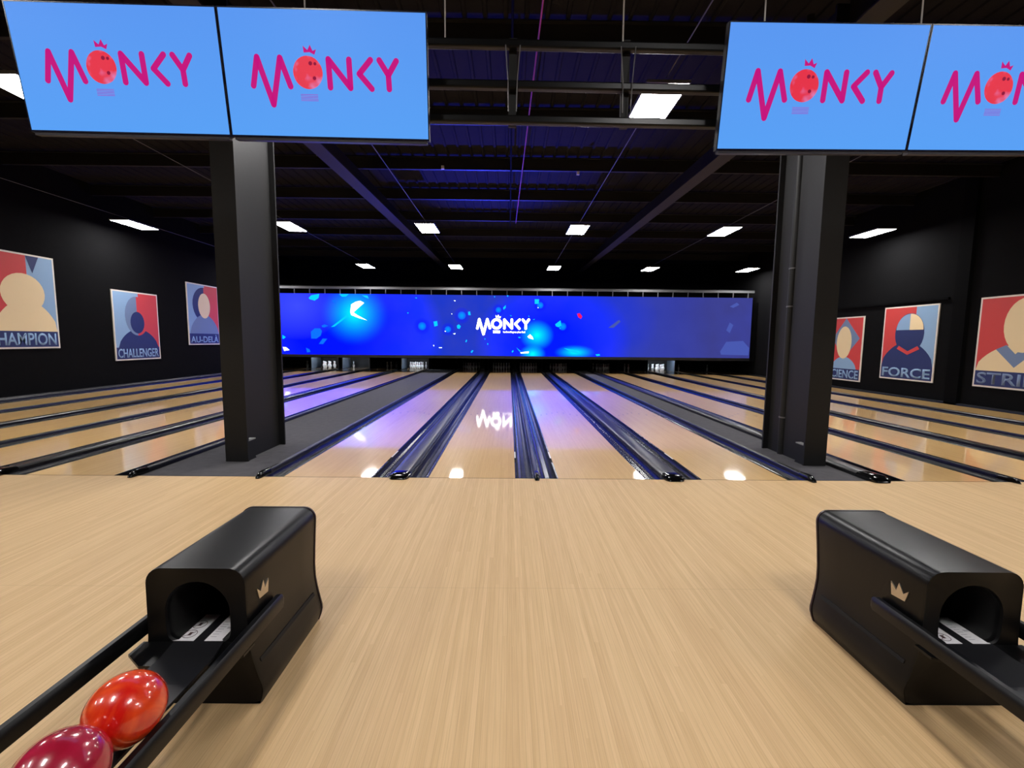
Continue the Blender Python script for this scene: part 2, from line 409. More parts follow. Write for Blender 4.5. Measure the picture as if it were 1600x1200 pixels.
# video wall
VX0, VX1, VZ0, VZ1, VY = -12.75, 11.92, 0.885, 3.92, 17.5
def video_mat():
    m = bpy.data.materials.new('video_picture'); m.use_nodes = True; t = NT(m); b = m.node_tree.nodes['Principled BSDF']
    g = t.n('ShaderNodeNewGeometry'); sp = t.n('ShaderNodeSeparateXYZ'); t.l(g.outputs['Position'], sp.inputs[0])
    x, z = sp.outputs[0], sp.outputs[2]
    n1 = t.n('ShaderNodeTexNoise'); n1.inputs['Scale'].default_value = 0.32; n1.inputs['Detail'].default_value = 2.0; t.l(g.outputs['Position'], n1.inputs['Vector'])
    n2 = t.n('ShaderNodeTexNoise'); n2.inputs['Scale'].default_value = 0.9; n2.inputs['Detail'].default_value = 5.0; t.l(g.outputs['Position'], n2.inputs['Vector'])
    def blob(bx, bz, rx, rz, power=1.0):
        dx = t.math('DIVIDE', t.math('SUBTRACT', x, bx), rx); dz = t.math('DIVIDE', t.math('SUBTRACT', z, bz), rz)
        d = t.math('SQRT', t.math('ADD', t.math('MULTIPLY', dx, dx), t.math('MULTIPLY', dz, dz)))
        v = t.math('MAXIMUM', t.math('SUBTRACT', 1.0, d), 0.0)
        return t.math('POWER', v, power)
    # slate blue ground, greyer towards the right end; two vivid LED-blue fields
    fx = t.math('MINIMUM', t.math('MAXIMUM', t.math('DIVIDE', t.math('SUBTRACT', x, 3.0), 7.0), 0.0), 1.0)
    c = t.mix(fx, (0.012, 0.040, 0.60, 1), (0.045, 0.050, 0.26, 1))
    c = t.mix(t.math('MULTIPLY', t.math('SUBTRACT', n2.outputs['Fac'], 0.35), 0.9), c, (0.05, 0.065, 0.42, 1))
    def field(bx, bz, rx, rz, k):
        return t.math('MINIMUM', t.math('MULTIPLY', blob(bx, bz, rx, rz, 1.0), k), 1.0)
    c = t.mix(field(-9.6, 1.9, 6.0, 4.6, 1.3), c, (0.0, 0.006, 3.4, 1))
    c = t.mix(field(1.9, 1.6, 4.0, 3.2, 1.4), c, (0.0, 0.010, 2.0, 1))
    c = t.mix(t.math('MULTIPLY', blob(-11.0, 3.3, 2.2, 1.7, 0.8), 0.8), c, (0.06, 0.09, 0.75, 1))
    c = t.mix(t.math('MULTIPLY', blob(4.6, 2.6, 2.6, 2.4, 0.8), 0.5), c, (0.005, 0.03, 0.9, 1))
    for bx, bz, rx, rz, pw in ((-8.15, 2.95, 1.8, 1.7, 2.1), (1.05, 1.95, 0.9, 0.8, 1.5), (0.85, 1.0, 0.7, 0.5, 1.5), (3.0, 1.1, 1.1, 0.4, 1.8)):
        v = blob(bx, bz, rx, rz, pw); c = t.mix(v, c, (0.0, 1.1, 3.5, 1))
    for bx, bz, r_ in ((-4.75, 2.35, 0.42), (-2.75, 2.9, 0.42), (-3.45, 2.2, 0.34), (-0.9, 3.2, 0.3), (1.2, 3.45, 0.34), (2.35, 2.4, 0.4)):
        c = t.mix(t.math('MULTIPLY', blob(bx, bz, r_, r_, 0.5), 0.7), c, (0.0, 0.004, 1.0, 1))
        c = t.mix(blob(bx, bz, r_*0.5, r_*0.5, 0.6), c, (0.0, 0.35, 1.5, 1))
    t.l(c, b.inputs['Emission Color']); b.inputs['Emission Strength'].default_value = VIDEO
    b.inputs['Base Color'].default_value = (0.002, 0.002, 0.002, 1); b.inputs['Roughness'].default_value = 0.6; b.inputs['Specular IOR Level'].default_value = 0.0
    return m
vw = thing('video_wall', 'long glowing blue video wall with white logo above the pin pits', 'screen', ((VX0+VX1)/2, VY, VZ0))
def vx(a): return a-(VX0+VX1)/2
def vz(a): return a-VZ0
MB().box(vx(VX0), vx(VX1), 0.0, 0.08, 0, VZ1-VZ0).build('video_panel', video_mat(), vw)
MB().box(vx(VX0)-0.02, vx(VX1)+0.02, 0.005, 0.11, -0.14, -0.002).build('lower_frame', mat('lower_frame_grey', (24, 24, 30), 0.5), vw)
# floating shards in the picture (pixel positions turned into places on the screen plane)
PXS = 700/22.83
def scr(px, py):      # picture position -> screen plane point (x,z)
    a = (px-800)/700; b_ = (600-py)/700
    d = _f + a*_r2 + b_*_u2; k = (VY-CY)/d.y
    return (CX+k*d.x, CZ+k*d.z)
def shard_mesh(name, polys, m):
    mb = MB()
    for j, pts in enumerate(polys):
        q = [scr(*p) for p in pts]
        mb.flat([(vx(a), vz(b_)) for a, b_ in q], -0.004-0.0004*(j % 3), 0.0)
    return mb.build(name, m, vw)
def Z(p, s, ox, oy): return [(ox+a*s, oy+b_*s) for a, b_ in p]
e_white = emis('video_white', (240, 255, 255), 2.6*VIDEO); e_cyan = emis('video_cyan', (0, 150, 255), 2.2*VIDEO); e_mid = emis('video_midblue', (5, 110, 255), 1.1*VIDEO); e_redv = emis('video_red', (225, 20, 90), 1.2*VIDEO)
s3 = 190/1600
shard_mesh('white_shard', [Z([(1000, 300), (1060, 265), (1120, 252), (1170, 280), (1090, 350), (1030, 405), (1080, 440), (1210, 510), (1100, 480), (1000, 440), (988, 400)], s3, 430, 440)[:], Z([(100, 860), (140, 862), (190, 900), (120, 912)], s3, 430, 440),
    Z([(1010, 350), (1030, 372), (1035, 390), (1000, 380), (990, 368)], 330/1600, 620, 450), Z([(935, 488), (1000, 480), (998, 494), (940, 496)], 330/1600, 620, 450)], e_white)
shard_mesh('cyan_shard', [Z([(735, 598), (940, 440), (965, 450), (780, 592)], s3, 430, 440), Z([(440, 215), (475, 180), (580, 162), (570, 215), (520, 250), (455, 232)], s3, 430, 440),
    Z([(840, 165), (970, 165), (930, 198), (880, 200)], s3, 430, 440), Z([(1140, 180), (1215, 185), (1230, 225), (1190, 210)], s3, 430, 440), Z([(95, 700), (140, 730), (110, 755), (95, 750)], s3, 430, 440),
    Z([(1045, 85), (1078, 85), (1075, 120), (1045, 120)], .20625, 620, 450), Z([(805, 150), (825, 130), (825, 150), (810, 165)], .20625, 620, 450), Z([(455, 285), (470, 275), (485, 290), (475, 310), (458, 305)], .20625, 620, 450),
    Z([(1200, 275), (1240, 245), (1248, 285), (1225, 297), (1205, 290)], .20625, 620, 450), Z([(278, 255), (305, 250), (310, 285), (285, 292)], .20625, 620, 450), Z([(540, 180), (555, 178), (560, 205), (542, 205)], .20625, 620, 450),
    Z([(1265, 455), (1340, 468), (1400, 500), (1330, 490)], .20625, 620, 450), Z([(1505, 503), (1535, 500), (1540, 512), (1515, 516)], .20625, 620, 450), Z([(905, 450), (940, 480), (930, 482)], .20625, 620, 450),
    Z([(520, 405), (528, 390), (533, 400), (524, 412)], .20625, 620, 450), Z([(560, 485), (572, 470), (580, 475), (568, 492)], .20625, 620, 450), Z([(137, 74), (152, 72), (150, 80)], .20625, 620, 450), Z([(78, 186), (90, 186), (85, 195)], .20625, 620, 450),
    Z([(1030, 240), (1046, 234), (1042, 242)], .20625, 620, 450), Z([(855, 206), (872, 210), (866, 214)], .20625, 620, 450), Z([(998, 206), (1004, 218), (999, 220)], .20625, 620, 450), Z([(920, 370), (938, 372), (935, 380), (922, 378)], .20625, 620, 450),
    Z([(870, 480), (882, 470), (884, 482), (874, 490)], .20625, 620, 450), Z([(736, 62), (744, 64), (742, 74)], .20625, 620, 450), Z([(1230, 300), (1242, 302), (1238, 312)], .20625, 620, 450), Z([(835, 56), (845, 56), (843, 66), (836, 64)], .20625, 620, 450),
    Z([(685, 418), (693, 420), (690, 432), (686, 430)], .20625, 620, 450), Z([(664, 380), (671, 384), (668, 394)], .20625, 620, 450)], e_cyan)
shard_mesh('pale_shard', [Z([(275, 432), (283, 432), (281, 444)], .20625, 620, 450), Z([(318, 450), (342, 450), (342, 455), (322, 455)], .20625, 620, 450), Z([(425, 346), (445, 342), (440, 352)], .20625, 620, 450), Z([(360, 326), (373, 325), (370, 333)], .20625, 620, 450),
    Z([(412, 194), (420, 194), (417, 201)], .20625, 620, 450), Z([(432, 93), (446, 95), (440, 102)], .20625, 620, 450), Z([(1066, 146), (1074, 148), (1070, 154)], .20625, 620, 450)], e_white)
shard_mesh('blue_shard', [Z([(470, 660), (520, 615), (590, 615), (615, 650), (600, 710), (545, 750), (475, 750)], s3, 430, 440), Z([(575, 820), (625, 750), (685, 752), (630, 822)], s3, 430, 440), Z([(610, 580), (650, 562), (700, 582), (650, 602), (620, 600)], s3, 430, 440),
    Z([(745, 250), (800, 238), (790, 290)], s3, 430, 440), Z([(405, 870), (450, 890), (465, 925), (420, 932)], s3, 430, 440)], e_mid)
shard_mesh('slate_shard', [Z([(1255, 470), (1290, 415), (1385, 410), (1420, 450), (1415, 492), (1260, 488)], .275, 780, 420), Z([(1290, 350), (1310, 305), (1330, 320), (1310, 365)], .275, 780, 420), Z([(1310, 215), (1350, 192), (1365, 205), (1330, 222)], .275, 780, 420),
    Z([(620, 335), (680, 290), (690, 300), (650, 335)], .275, 780, 420)], emis('video_slate', (72, 88, 175), 1.0*VIDEO))
shard_mesh('red_shard', [Z([(1365, 195), (1385, 190), (1405, 215), (1395, 235), (1375, 222)], .20625, 620, 450)], e_redv)
e_logo = emis('video_logo', (255, 255, 255), 4.5*VIDEO)
def logo_w(pt): return scr(730+pt[0]*.06875, 480+pt[1]*.06875)
def W2(pt): a, b_ = logo_w(pt); return (vx(a), vz(b_))
rs = abs(W2((28, 0))[0]-W2((0, 0))[0])
for strokes in ((((230, 480), (275, 275)), ((275, 275), (370, 612)), ((370, 612), (457, 275)), ((457, 275), (515, 475))),
              (((845, 480), (845, 285)), ((845, 285), (1015, 480)), ((1015, 480), (1015, 285))),
              (((1190, 285), (1092, 382)), ((1092, 382), (1185, 485))), (((1265, 285), (1332, 375)), ((1400, 285), (1332, 375)), ((1332, 375), (1330, 485)))):
    let = MB()
    for a, b_ in strokes: let.flat(capsule(W2(a), W2(b_), rs), -0.010, -0.0055)
    let.build('logo_letter', e_logo, vw)
let = MB()
oc = W2((668, 380)); ro, ri = abs(W2((128, 0))[0]-W2((0, 0))[0]), abs(W2((68, 0))[0]-W2((0, 0))[0])
N = 40; vv = []; ff = []
for y_ in (-0.010, -0.0055):
    for rr in (ro, ri):
        vv += [(oc[0]+rr*math.cos(2*PI*k/N), y_, oc[1]+rr*math.sin(2*PI*k/N)) for k in range(N)]
for k in range(N):
    k2 = (k+1) % N; ff += [(k, k2, N+k2, N+k), (2*N+k, 3*N+k, 3*N+k2, 2*N+k2), (k, 2*N+k, 2*N+k2, k2), (N+k, N+k2, 3*N+k2, 3*N+k)]
let.add(vv, ff); let.build('logo_letter', e_logo, vw)
MB().flat([W2(p) for p in ((645, 180), (652, 235), (705, 232), (752, 252), (768, 205), (735, 218), (706, 172), (680, 212))], -0.010, -0.0055).build('logo_crown', e_logo, vw)
MB().flat([W2(p) for p in ((588, 528), (745, 532), (745, 592), (588, 588))], -0.010, -0.0055).build('logo_bar', e_logo, vw)
a0, a1 = W2((818, 592)), W2((1318, 545))
text('logo_tagline', 'Le bowling en plus fun!', e_logo, a0[0], a1[0], a0[1], a1[1], -0.006, vw, bold=0.03, depth=0.004)
# guard rail above the screen
gr = thing('guard_rail', 'grey metal rail on short posts along the top of the video wall', 'railing', (0, 17.72, 3.70))
MB().box(-13.0, 12.1, -0.04, 0.04, 0.49, 0.59).build('top_rail', m_grey, gr)
MB().box(-13.0, 12.1, -0.03, 0.03, 0.60, 0.63).build('upper_lip', m_steel, gr)
for k in range(33):
    x = -12.75+k*0.767
    MB().box(x-0.015, x+0.015, -0.03, 0.03, 0.0, 0.49).build('post', m_grey, gr)

# added blue wash lamp, no fixture seen, on the cover between two middle lanes, thrown up and forward at the roof
wl = thing('added_wash_light', 'small black wash lamp added on the wide cover below the video wall', 'lamp', (-1.67, 17.2, 0.052))
MB().box(-.08, .08, -.03, .05, .05, .17).build('lamp_housing', m_matte, wl)
MB().box(-.095, -.082, -.02, .02, 0, .14).box(.082, .095, -.02, .02, 0, .14).box(-.095, .095, -.02, .02, -.004, .004).build('lamp_bracket', m_matte, wl)
ld = bpy.data.lights.new('wash_beam', 'SPOT'); ld.energy = 13500; ld.color = (0.03, 0.05, 1.0); ld.spot_size = math.radians(42); ld.spot_blend = 1.0; ld.shadow_soft_size = 0.05
lo = bpy.data.objects.new('wash_beam', ld); COL.objects.link(lo); lo.parent = wl; lo.location = (0, -.09, .12)
lo.rotation_euler = Vector((0.9, -10.0, 6.3)).to_track_quat('-Z', 'Y').to_euler()

# ------------------------------------------------------------ steel columns, rafters, purlins
def column(cx, y0, y1, label, side):
    t = thing('steel_column', label, 'column', (cx, y0, 0))
    d = y1-y0; hw = 0.152
    MB().box(-hw, hw, 0, 0.03, -0.004, 5.9).build('front_flange', m_steel, t)
    MB().box(-hw, hw, d-0.03, d, -0.004, 5.9).build('rear_flange', m_steel, t)
    MB().box(-0.012-side*0.06, 0.012-side*0.06, 0.03, d-0.03, -0.004, 5.9).build('web', m_steel, t)
    MB().box(-side*0.06-(0.172 if side < 0 else 0)*0, hw, 0.03, 0.20, 0.27, 0.285).build('stiffener_plate', mat('lit_steel_grey', (150, 150, 150), 0.5), t) if side < 0 else \
        MB().box(-hw, -side*0.06, 0.03, 0.20, 0.27, 0.285).build('stiffener_plate', mat('lit_steel_grey', (150, 150, 150), 0.5), t)  # pale grey paints in the light falling on the plate's top
    x_ = -side*(hw-0.02)
    MB().add([(x_-.008, .03, -0.003), (x_+.008, .03, -0.003), (x_+.008, .22, -0.003), (x_-.008, .22, -0.003), (x_-.008, .03, .27), (x_+.008, .03, .27)],
             [(0, 3, 2, 1), (0, 1, 5, 4), (3, 4, 5, 2), (0, 4, 3), (1, 2, 5)]).build('gusset', m_steel, t)
    return t
column(-4.045, 0.67, 1.70, 'black painted steel column standing in the left carpet strip', -1)
column(3.863, 0.67, 1.70, 'black painted steel column with drain pipe in the right carpet strip', 1)
dp = thing('drain_pipe', 'round black drain pipe running up inside the right steel column', 'pipe', (3.80, 1.33, 0))
MB().tube((0, 0, -0.004), (0, 0, 6.2), 0.055, 20).build('pipe', m_steel, dp, smooth=True)
for z in (0.55, 2.2, 2.75): MB().tube((0, 0, z), (0, 0, z+0.02), 0.062, 20).build('pipe_collar', m_grey, dp)
def zr(y, base): return base+0.028*(y-3.5)
for cx, nm in ((-4.058, 'left'), (3.868, 'right')):
    t = thing('roof_rafter', 'deep black steel rafter running away over the %s column' % nm, 'beam', (cx, 0, 0), group='roof rafters')
    b0 = 5.29
    def slab(x0, x1, za, zb, y0, y1):
        return MB().add([(x0, y0, zr(y0, b0)+za), (x1, y0, zr(y0, b0)+za), (x1, y1, zr(y1, b0)+za), (x0, y1, zr(y1, b0)+za),
                         (x0, y0, zr(y0, b0)+zb), (x1, y0, zr(y0, b0)+zb), (x1, y1, zr(y1, b0)+zb), (x0, y1, zr(y1, b0)+zb)],
                        [(0, 3, 2, 1), (4, 5, 6, 7), (0, 1, 5, 4), (1, 2, 6, 5), (2, 3, 7, 6), (3, 0, 4, 7)])
    slab(-0.16, 0.16, 0, 0.025, 1.72, 21.9).build('bottom_flange', mat('rafter_flange', (52, 52, 58), 0.6, spec=0.2), t)
    slab(-0.01, 0.01, 0.025, 0.42, 1.72, 21.9).build('rafter_web', m_steel, t)
    MB().box(-0.16, 0.16, YB+0.05, 0.65, 5.45, 5.475).build('bottom_flange', mat('rafter_flange', (52, 52, 58), 0.6, spec=0.2), t)
    MB().box(-0.01, 0.01, YB+0.05, 0.65, 5.475, 6.0).build('rafter_web', m_steel, t)
ordn = ['first', 'second', 'third', 'fourth', 'fifth', 'sixth', 'seventh', 'eighth', 'ninth', 'tenth', 'eleventh', 'twelfth']
pys = [-0.75, 1.7, 4.15, 6.6, 9.05, 11.5, 13.95, 16.4, 18.85]
for k, y in enumerate(pys):
    p = MB().extrude_y([(0, 0)]*3, 0, 1) if False else MB()
    p.box(XL+0.02, XR-0.02, 0, 0.07, 0, 0.02).box(XL+0.02, XR-0.02, 0, 0.008, 0.02, 0.30).box(XL+0.02, XR-0.02, -0.07, 0.0, 0.28, 0.30)
    tag(p.build('roof_purlin', m_steel, loc=(0, y, ZC-0.045-0.30)), 'black steel roof purlin, %s one beyond the hanging score screens' % ordn[k], 'beam', 'roof purlins')

for px_, lab_ in ((692, 'small white sensor box on a roof purlin, left of the red pipe'), (903, 'small white sensor box on a roof purlin, right of the red pipe')):
    a_ = (px_-800)/700; b_ = (600-(262 if px_ < 800 else 271))/700; d_ = _f+a_*_r2+b_*_u2; k_ = (6.59-CY)/d_.y
    tag(MB().box(-.035, .035, -.04, 0.008, -.04, .04).build('sensor_box', m_white, loc=(CX+k_*d_.x, 6.59, CZ+k_*d_.z)), lab_, 'sensor')

# ------------------------------------------------------------ ceiling lights
cols = [(-12.24, 'leftmost row'), (-7.36, 'second row from the left'), (-2.98, 'third row from the left'), (1.80, 'fourth row from the left'), (6.5, 'fifth row from the left'), (11.27, 'rightmost row')]
rows = [(16.95, 'farthest, above the video wall'), (9.38, 'middle, over the lanes'), (1.75, 'nearest, over the foul line'), (-5.9, 'behind, over the approach')]
l0 = None
for x, cn in cols:
    for y, rn in rows:
        if l0 is None:
            l0 = thing('ceiling_light', '', 'lamp')
            fr = MB().box(-.305, .305, -.605, -.585, 0, .04).box(-.305, .305, .585, .605, 0, .04).box(-.305, -.285, -.585, .585, 0, .04).box(.285, .305, -.585, .585, 0, .04).box(-.285, .285, -.585, .585, .03, .04)
            fr.build('lamp_frame', m_grey, l0)
            MB().box(-.285, .285, -.585, .585, .002, .012).build('diffuser', m_panel, l0)
            Lm = l0
        else: Lm = copy_tree(l0)
        Lm.location = (x, y, 5.2)
        tag(Lm, 'square white LED ceiling panel, %s, %s' % (rn, cn), 'ceiling light', 'ceiling light panels')
# thin feed cables along the rows of panels
for x, nm in ((-12.24, 'leftmost'), (-7.36, 'second'), (-2.98, 'third'), (1.80, 'fourth'), (6.5, 'fifth')):
    tag(MB().tube((x, -3, 5.33), (x, 17, 5.33), 0.008, 6).build('feed_cable', m_grey), 'thin cable strung along the %s row of ceiling panels from the left' % nm, 'cable', 'light feed cables')
tag(MB().tube((0.06, -1.2, 5.86), (-0.15, 11.2, 5.86), 0.013, 8).build('red_cable', m_pink), 'thin red pipe running away under the roof near the centre', 'pipe')
tag(MB().tube((-0.345, -1.2, 5.93), (-0.345, 12.0, 5.93), 0.018, 10).build('conduit_pipe', m_matte), 'black conduit running away under the roof beside the red pipe', 'pipe')

# ------------------------------------------------------------ truss and hanging score screens
tr = thing('screen_truss', 'black tube ladder truss hung across between the pairs of score screens', 'truss', (0, -1.72, 0))
for za, zb in ((3.915, 3.89), (3.625, 3.60), (3.375, 3.35)):
    mb = MB()
    s_ = (zb-za)/7.8
    z0, z1 = za+0.0, zb-0.03
    mb.add([(-3.7, -.03, z0-.03), (-3.7, .03, z0-.03), (-3.7, .03, z0+.03), (-3.7, -.03, z0+.03), (3.95, -.03, z1-.03), (3.95, .03, z1-.03), (3.95, .03, z1+.03), (3.95, -.03, z1+.03)],
           [(0, 1, 2, 3), (7, 6, 5, 4), (0, 4, 5, 1), (1, 5, 6, 2), (2, 6, 7, 3), (3, 7, 4, 0)])
    mb.build('truss_tube', mat('truss_black', (10, 10, 11), 0.32, spec=0.3), tr, bevel=0.012)
for x in (-0.345, 0.52):
    MB().box(x-.03, x+.03, .03, .06, 3.32, 3.96).build('truss_upright', m_steel, tr)
    for s in (-1, 1):
        MB().tube((x+s*.055, -.035, 3.87), (x+s*.035, -.045, 3.62), 0.004, 6).tube((x+s*.035, -.045, 3.62), (x+s*.03, -.035, 3.40), 0.004, 6).build('strap', m_grey, tr)
for x, lab in ((-1.90, 'left pair of score screens'), (-0.855, 'truss beside the left screens'), (0.485, 'middle of the truss'), (1.55, 'left end of the right pair of screens'), (2.737, 'middle of the right pair of screens')):
    tag(MB().tube((x, -1.72, 3.88), (x-0.01, -1.72, 6.30), 0.006, 6).build('suspension_cable', m_wire), 'pale steel cable down to the %s' % lab, 'cable', 'suspension cables')

e_sky = None
def tv_mat():
    m = bpy.data.materials.new('tv_picture'); m.use_nodes = True; t = NT(m); b = m.node_tree.nodes['Principled BSDF']
    tc = t.n('ShaderNodeTexCoord'); sp = t.n('ShaderNodeSeparateXYZ'); t.l(tc.outputs['Object'], sp.inputs[0])
    f = t.math('ADD', t.math('MULTIPLY', sp.outputs[2], 0.9), 0.5)
    c = t.mix(f, (0.095, 0.36, 0.92, 1), (0.10, 0.30, 0.87, 1))
    t.l(c, b.inputs['Emission Color']); b.inputs['Emission Strength'].default_value = TVL
    b.inputs['Base Color'].default_value = (0.01, 0.01, 0.01, 1); b.inputs['Roughness'].default_value = 0.35; b.inputs['Specular IOR Level'].default_value = 0.05
    return m
m_tv = tv_mat()
e_mag = emis('logo_magenta', (196, 20, 124), TVL)
def logo_ball_mat():
    m = bpy.data.materials.new('logo_ball_red'); m.use_nodes = True; t = NT(m); b = m.node_tree.nodes['Principled BSDF']
    tc = t.n('ShaderNodeTexCoord'); n1 = t.n('ShaderNodeTexNoise'); n1.inputs['Scale'].default_value = 9; n1.inputs['Detail'].default_value = 2
    t.l(tc.outputs['Object'], n1.inputs['Vector'])
    cr = t.n('ShaderNodeValToRGB'); cr.color_ramp.elements[0].position = 0.50; cr.color_ramp.elements[1].position = 0.72
    cr.color_ramp.elements[0].color = lin((226, 26, 60)); cr.color_ramp.elements[1].color = lin((215, 130, 190))
    t.l(n1.outputs['Fac'], cr.inputs[0]); t.l(cr.outputs[0], b.inputs['Emission Color']); b.inputs['Emission Strength'].default_value = TVL
    b.inputs['Base Color'].default_value = (0.01, 0.01, 0.01, 1)
    return m
m_lball = logo_ball_mat()
def make_tv():
    t = thing('score_screen', '', 'screen')
    MB().box(-.72, .72, 0.0, 0.045, -.405, .405).build('tv_case', m_case, t)
    MB().box(-.45, .45, 0.045, 0.09, -.30, .20).build('rear_housing', m_case, t)
    bz = MB().box(-.72, .72, -.004, 0.0, .397, .405).box(-.72, .72, -.004, 0.0, -.405, -.394).box(-.72, -.713, -.004, 0.0, -.394, .397).box(.713, .72, -.004, 0.0, -.394, .397)
    bz.build('bezel', m_bez, t)
    MB().box(-.70, .70, 0.002, 0.05, -.425, -.405).build('lower_lip', mat('tv_lip', (46, 46, 56), 0.4), t)
    sc = MB().box(-.713, .713, -.002, 0.0, -.394, .397).build('screen_panel', m_tv, t)
    r_ = .0195
    for lines in (([(-.5219, -.0741), (-.479, .1047), (-.3917, -.1913), (-.3180, .1037), (-.2590, -.073)],), ([(.0235, -.0736), (.0215, .1023), (.1670, -.074), (.1662, .1028)],),
                ([(.3172, .1043), (.2342, .0162), (.3188, -.076)],), ([(.3797, .1039), (.4399, .0123), (.4986, .1012)], [(.4399, .0123), (.4428, -.075)])):
        lt = MB()
        for pts in lines:
            for a, b_ in zip(pts[:-1], pts[1:]): lt.flat(capsule(a, b_, r_), -.0036, -.002)
        lt.build('logo_letter', e_mag, sc)
    MB().flat(circle(-.1285, .0165, .104), -.0036, -.002).build('logo_ball', m_lball, sc)
    hl = MB()
    for hx, hz, hr in ((-.1061, .074, .013), (-.0743, .0721, .010), (-.0846, -.0182, .012)): hl.flat(circle(hx, hz, hr, n=16), -.0042, -.0036)
    hl.build('finger_holes', emis('logo_hole', (140, 20, 60), TVL), sc)
    MB().flat([(-.1500, .1812), (-.1465, .1396), (-.1064, .1428), (-.0730, .1276), (-.0597, .1600), (-.0837, .1508), (-.1004, .1872), (-.1199, .1549)], -.0036, -.002).build('logo_crown', e_mag, sc)
    st = MB()
    for k in range(5): st.box(-.1920, -.0695, -.0036, -.002, -.1216-k*.0097-.0015, -.1216-k*.0097+.0015)
    st.build('logo_stripes', emis('logo_stripe', (160, 70, 190), TVL), sc)
    return t
def place_tv(o, pair, s, label):
    x, y, z, yaw, tilt, roll = pair
    r = Vector((math.cos(yaw), math.sin(yaw), 0)); n = Vector((math.sin(yaw), -math.cos(yaw), 0))
    up = Vector((0, 0, 1))*math.cos(tilt)+n*math.sin(tilt)
    r2 = r*math.cos(roll)+up*math.sin(roll); u2 = -r*math.sin(roll)+up*math.cos(roll); b = r2.cross(u2)*-1
    b = u2.cross(r2)                      # local +y, away from the viewer
    c = Vector((x, y, z))+r2*s*0.7235
    mw = Matrix(((r2.x, b.x, u2.x, c.x), (r2.y, b.y, u2.y, c.y), (r2.z, b.z, u2.z, c.z), (0, 0, 0, 1)))
    o.matrix_world = mw; o.location = mw.to_translation(); o.rotation_euler = mw.to_euler()
    tag(o, label, 'screen', 'hanging score screens')
PL = (-2.3934, -1.9415, 3.5397, 0.00387, 0.15608, -0.00847); PR = (2.5948, -1.9140, 3.5082, 0.03167, 0.17062, 0.01872)
tv = make_tv()
# local +y must point away from the viewer: r x u gives -n side
place_tv(tv, PL, -1, 'flat screen with pink logo, leftmost of the four hanging screens')
place_tv(copy_tree(tv), PL, 1, 'flat screen with pink logo, second from the left, right of its pair')
place_tv(copy_tree(tv), PR, -1, 'flat screen with pink logo, left one of the right hanging pair')
place_tv(copy_tree(tv), PR, 1, 'flat screen with pink logo cut off, rightmost of the hanging screens')

# ------------------------------------------------------------ posters (plain stand-in busts, same captions)
def poster(side, yc, w_, z0, z1, word, label, art):
    h = z1-z0
    loc = (XL+0.001, yc, z0) if side < 0 else (XR-0.001, yc, z0)
    t = thing('wall_poster', label, 'poster', loc, PI/2 if side < 0 else -PI/2, group='framed posters on the side walls')
    MB().box(-w_/2, w_/2, -0.03, 0.0, 0, h).build('poster_frame', m_bord, t)
    b = 0.045; cap = 0.185*h
    X = lambda u: -w_/2+b+u*(w_-2*b)
    Zz = lambda v: cap+v*(h-b-cap)
    y = -0.0305
    MB().box(-w_/2+b, w_/2-b, -0.034, -0.03, b, cap).build('caption_band', m_navy, t)
    bgl, bgr, split, shapes = art
    MB().box(X(0), X(split), -0.033, -0.03, cap, h-b).build('background', bgl, t)
    if split < 1: MB().box(X(split), X(1), -0.033, -0.03, cap, h-b).build('background', bgr, t)
    for j, (nm, pts, m_) in enumerate(shapes):
        q = []
        for u, v in pts: q.append((X(min(1, max(0, u))), Zz(min(1, max(0, v)))))
        MB().flat(q, -0.035-0.0015*j, -0.0331).build(nm, m_, t)
    text('caption', word, m_blue if side < 0 or word != 'STRIKE' else m_pgrey, X(0.03), X(0.97), b+0.018*h, cap-0.018*h, -0.0341, t, bold=0.018, depth=0.002)
    return t
def hill(l, r, h, n=20): return [(l+(r-l)*i/n, h*math.sin(PI*i/n)**0.6) for i in range(n+1)]
def oval(cx, cz, rx, rz, a0=0, a1=2*PI): return circle(cx, cz, rx, rz, 28, a0, a1)
poster(-1, 6.74, 1.92, 1.33, 3.85, 'CHAMPION', 'red and blue poster captioned CHAMPION, nearest on the left wall',
       (m_red, m_blue, .62, [('shoulders', hill(.12, 1.02, .42), m_cream), ('head', oval(.55, .50, .30, .26), m_cream), ('corner', [(.62, 1), (.80, 1), (.70, .78)], m_navy)]))
poster(-1, 10.45, 1.90, .88, 3.21, 'CHALLENGER', 'poster captioned CHALLENGER, middle one on the left wall, hung lowest',
       (m_blue, m_red, .55, [('shoulders', hill(.05, .98, .34), m_navy), ('head', oval(.5, .58, .27, .36), m_pgrey), ('head_half', oval(.5, .58, .27, .36, -PI/2, PI/2), m_red), ('face', oval(.5, .46, .16, .20), m_navy)]))
poster(-1, 13.90, 1.92, 1.37, 3.885, 'AU-DELÀ', 'poster captioned AU-DELÀ, farthest on the left wall beside the column',
       (m_blue, m_red, .55, [('ring', oval(.52, .60, .38, .36), m_navy), ('ring_half', oval(.52, .60, .38, .36, -PI/2, PI/2), m_red), ('shoulders', hill(.02, 1.0, .40), m_pgrey), ('head', oval(.52, .58, .20, .26), m_cream)]))
poster(1, 11.50, 1.70, .30, 2.66, 'SCIENCE', 'red poster captioned SCIENCE, partly hidden behind the right column',
       (m_red, m_red, 1, [('diamond', [(.1, .6), (.5, 1.0), (.94, .6), (.5, .2)], m_pgrey), ('shoulders', hill(.1, .9, .24), m_blue), ('head', oval(.48, .52, .23, .32), m_cream)]))
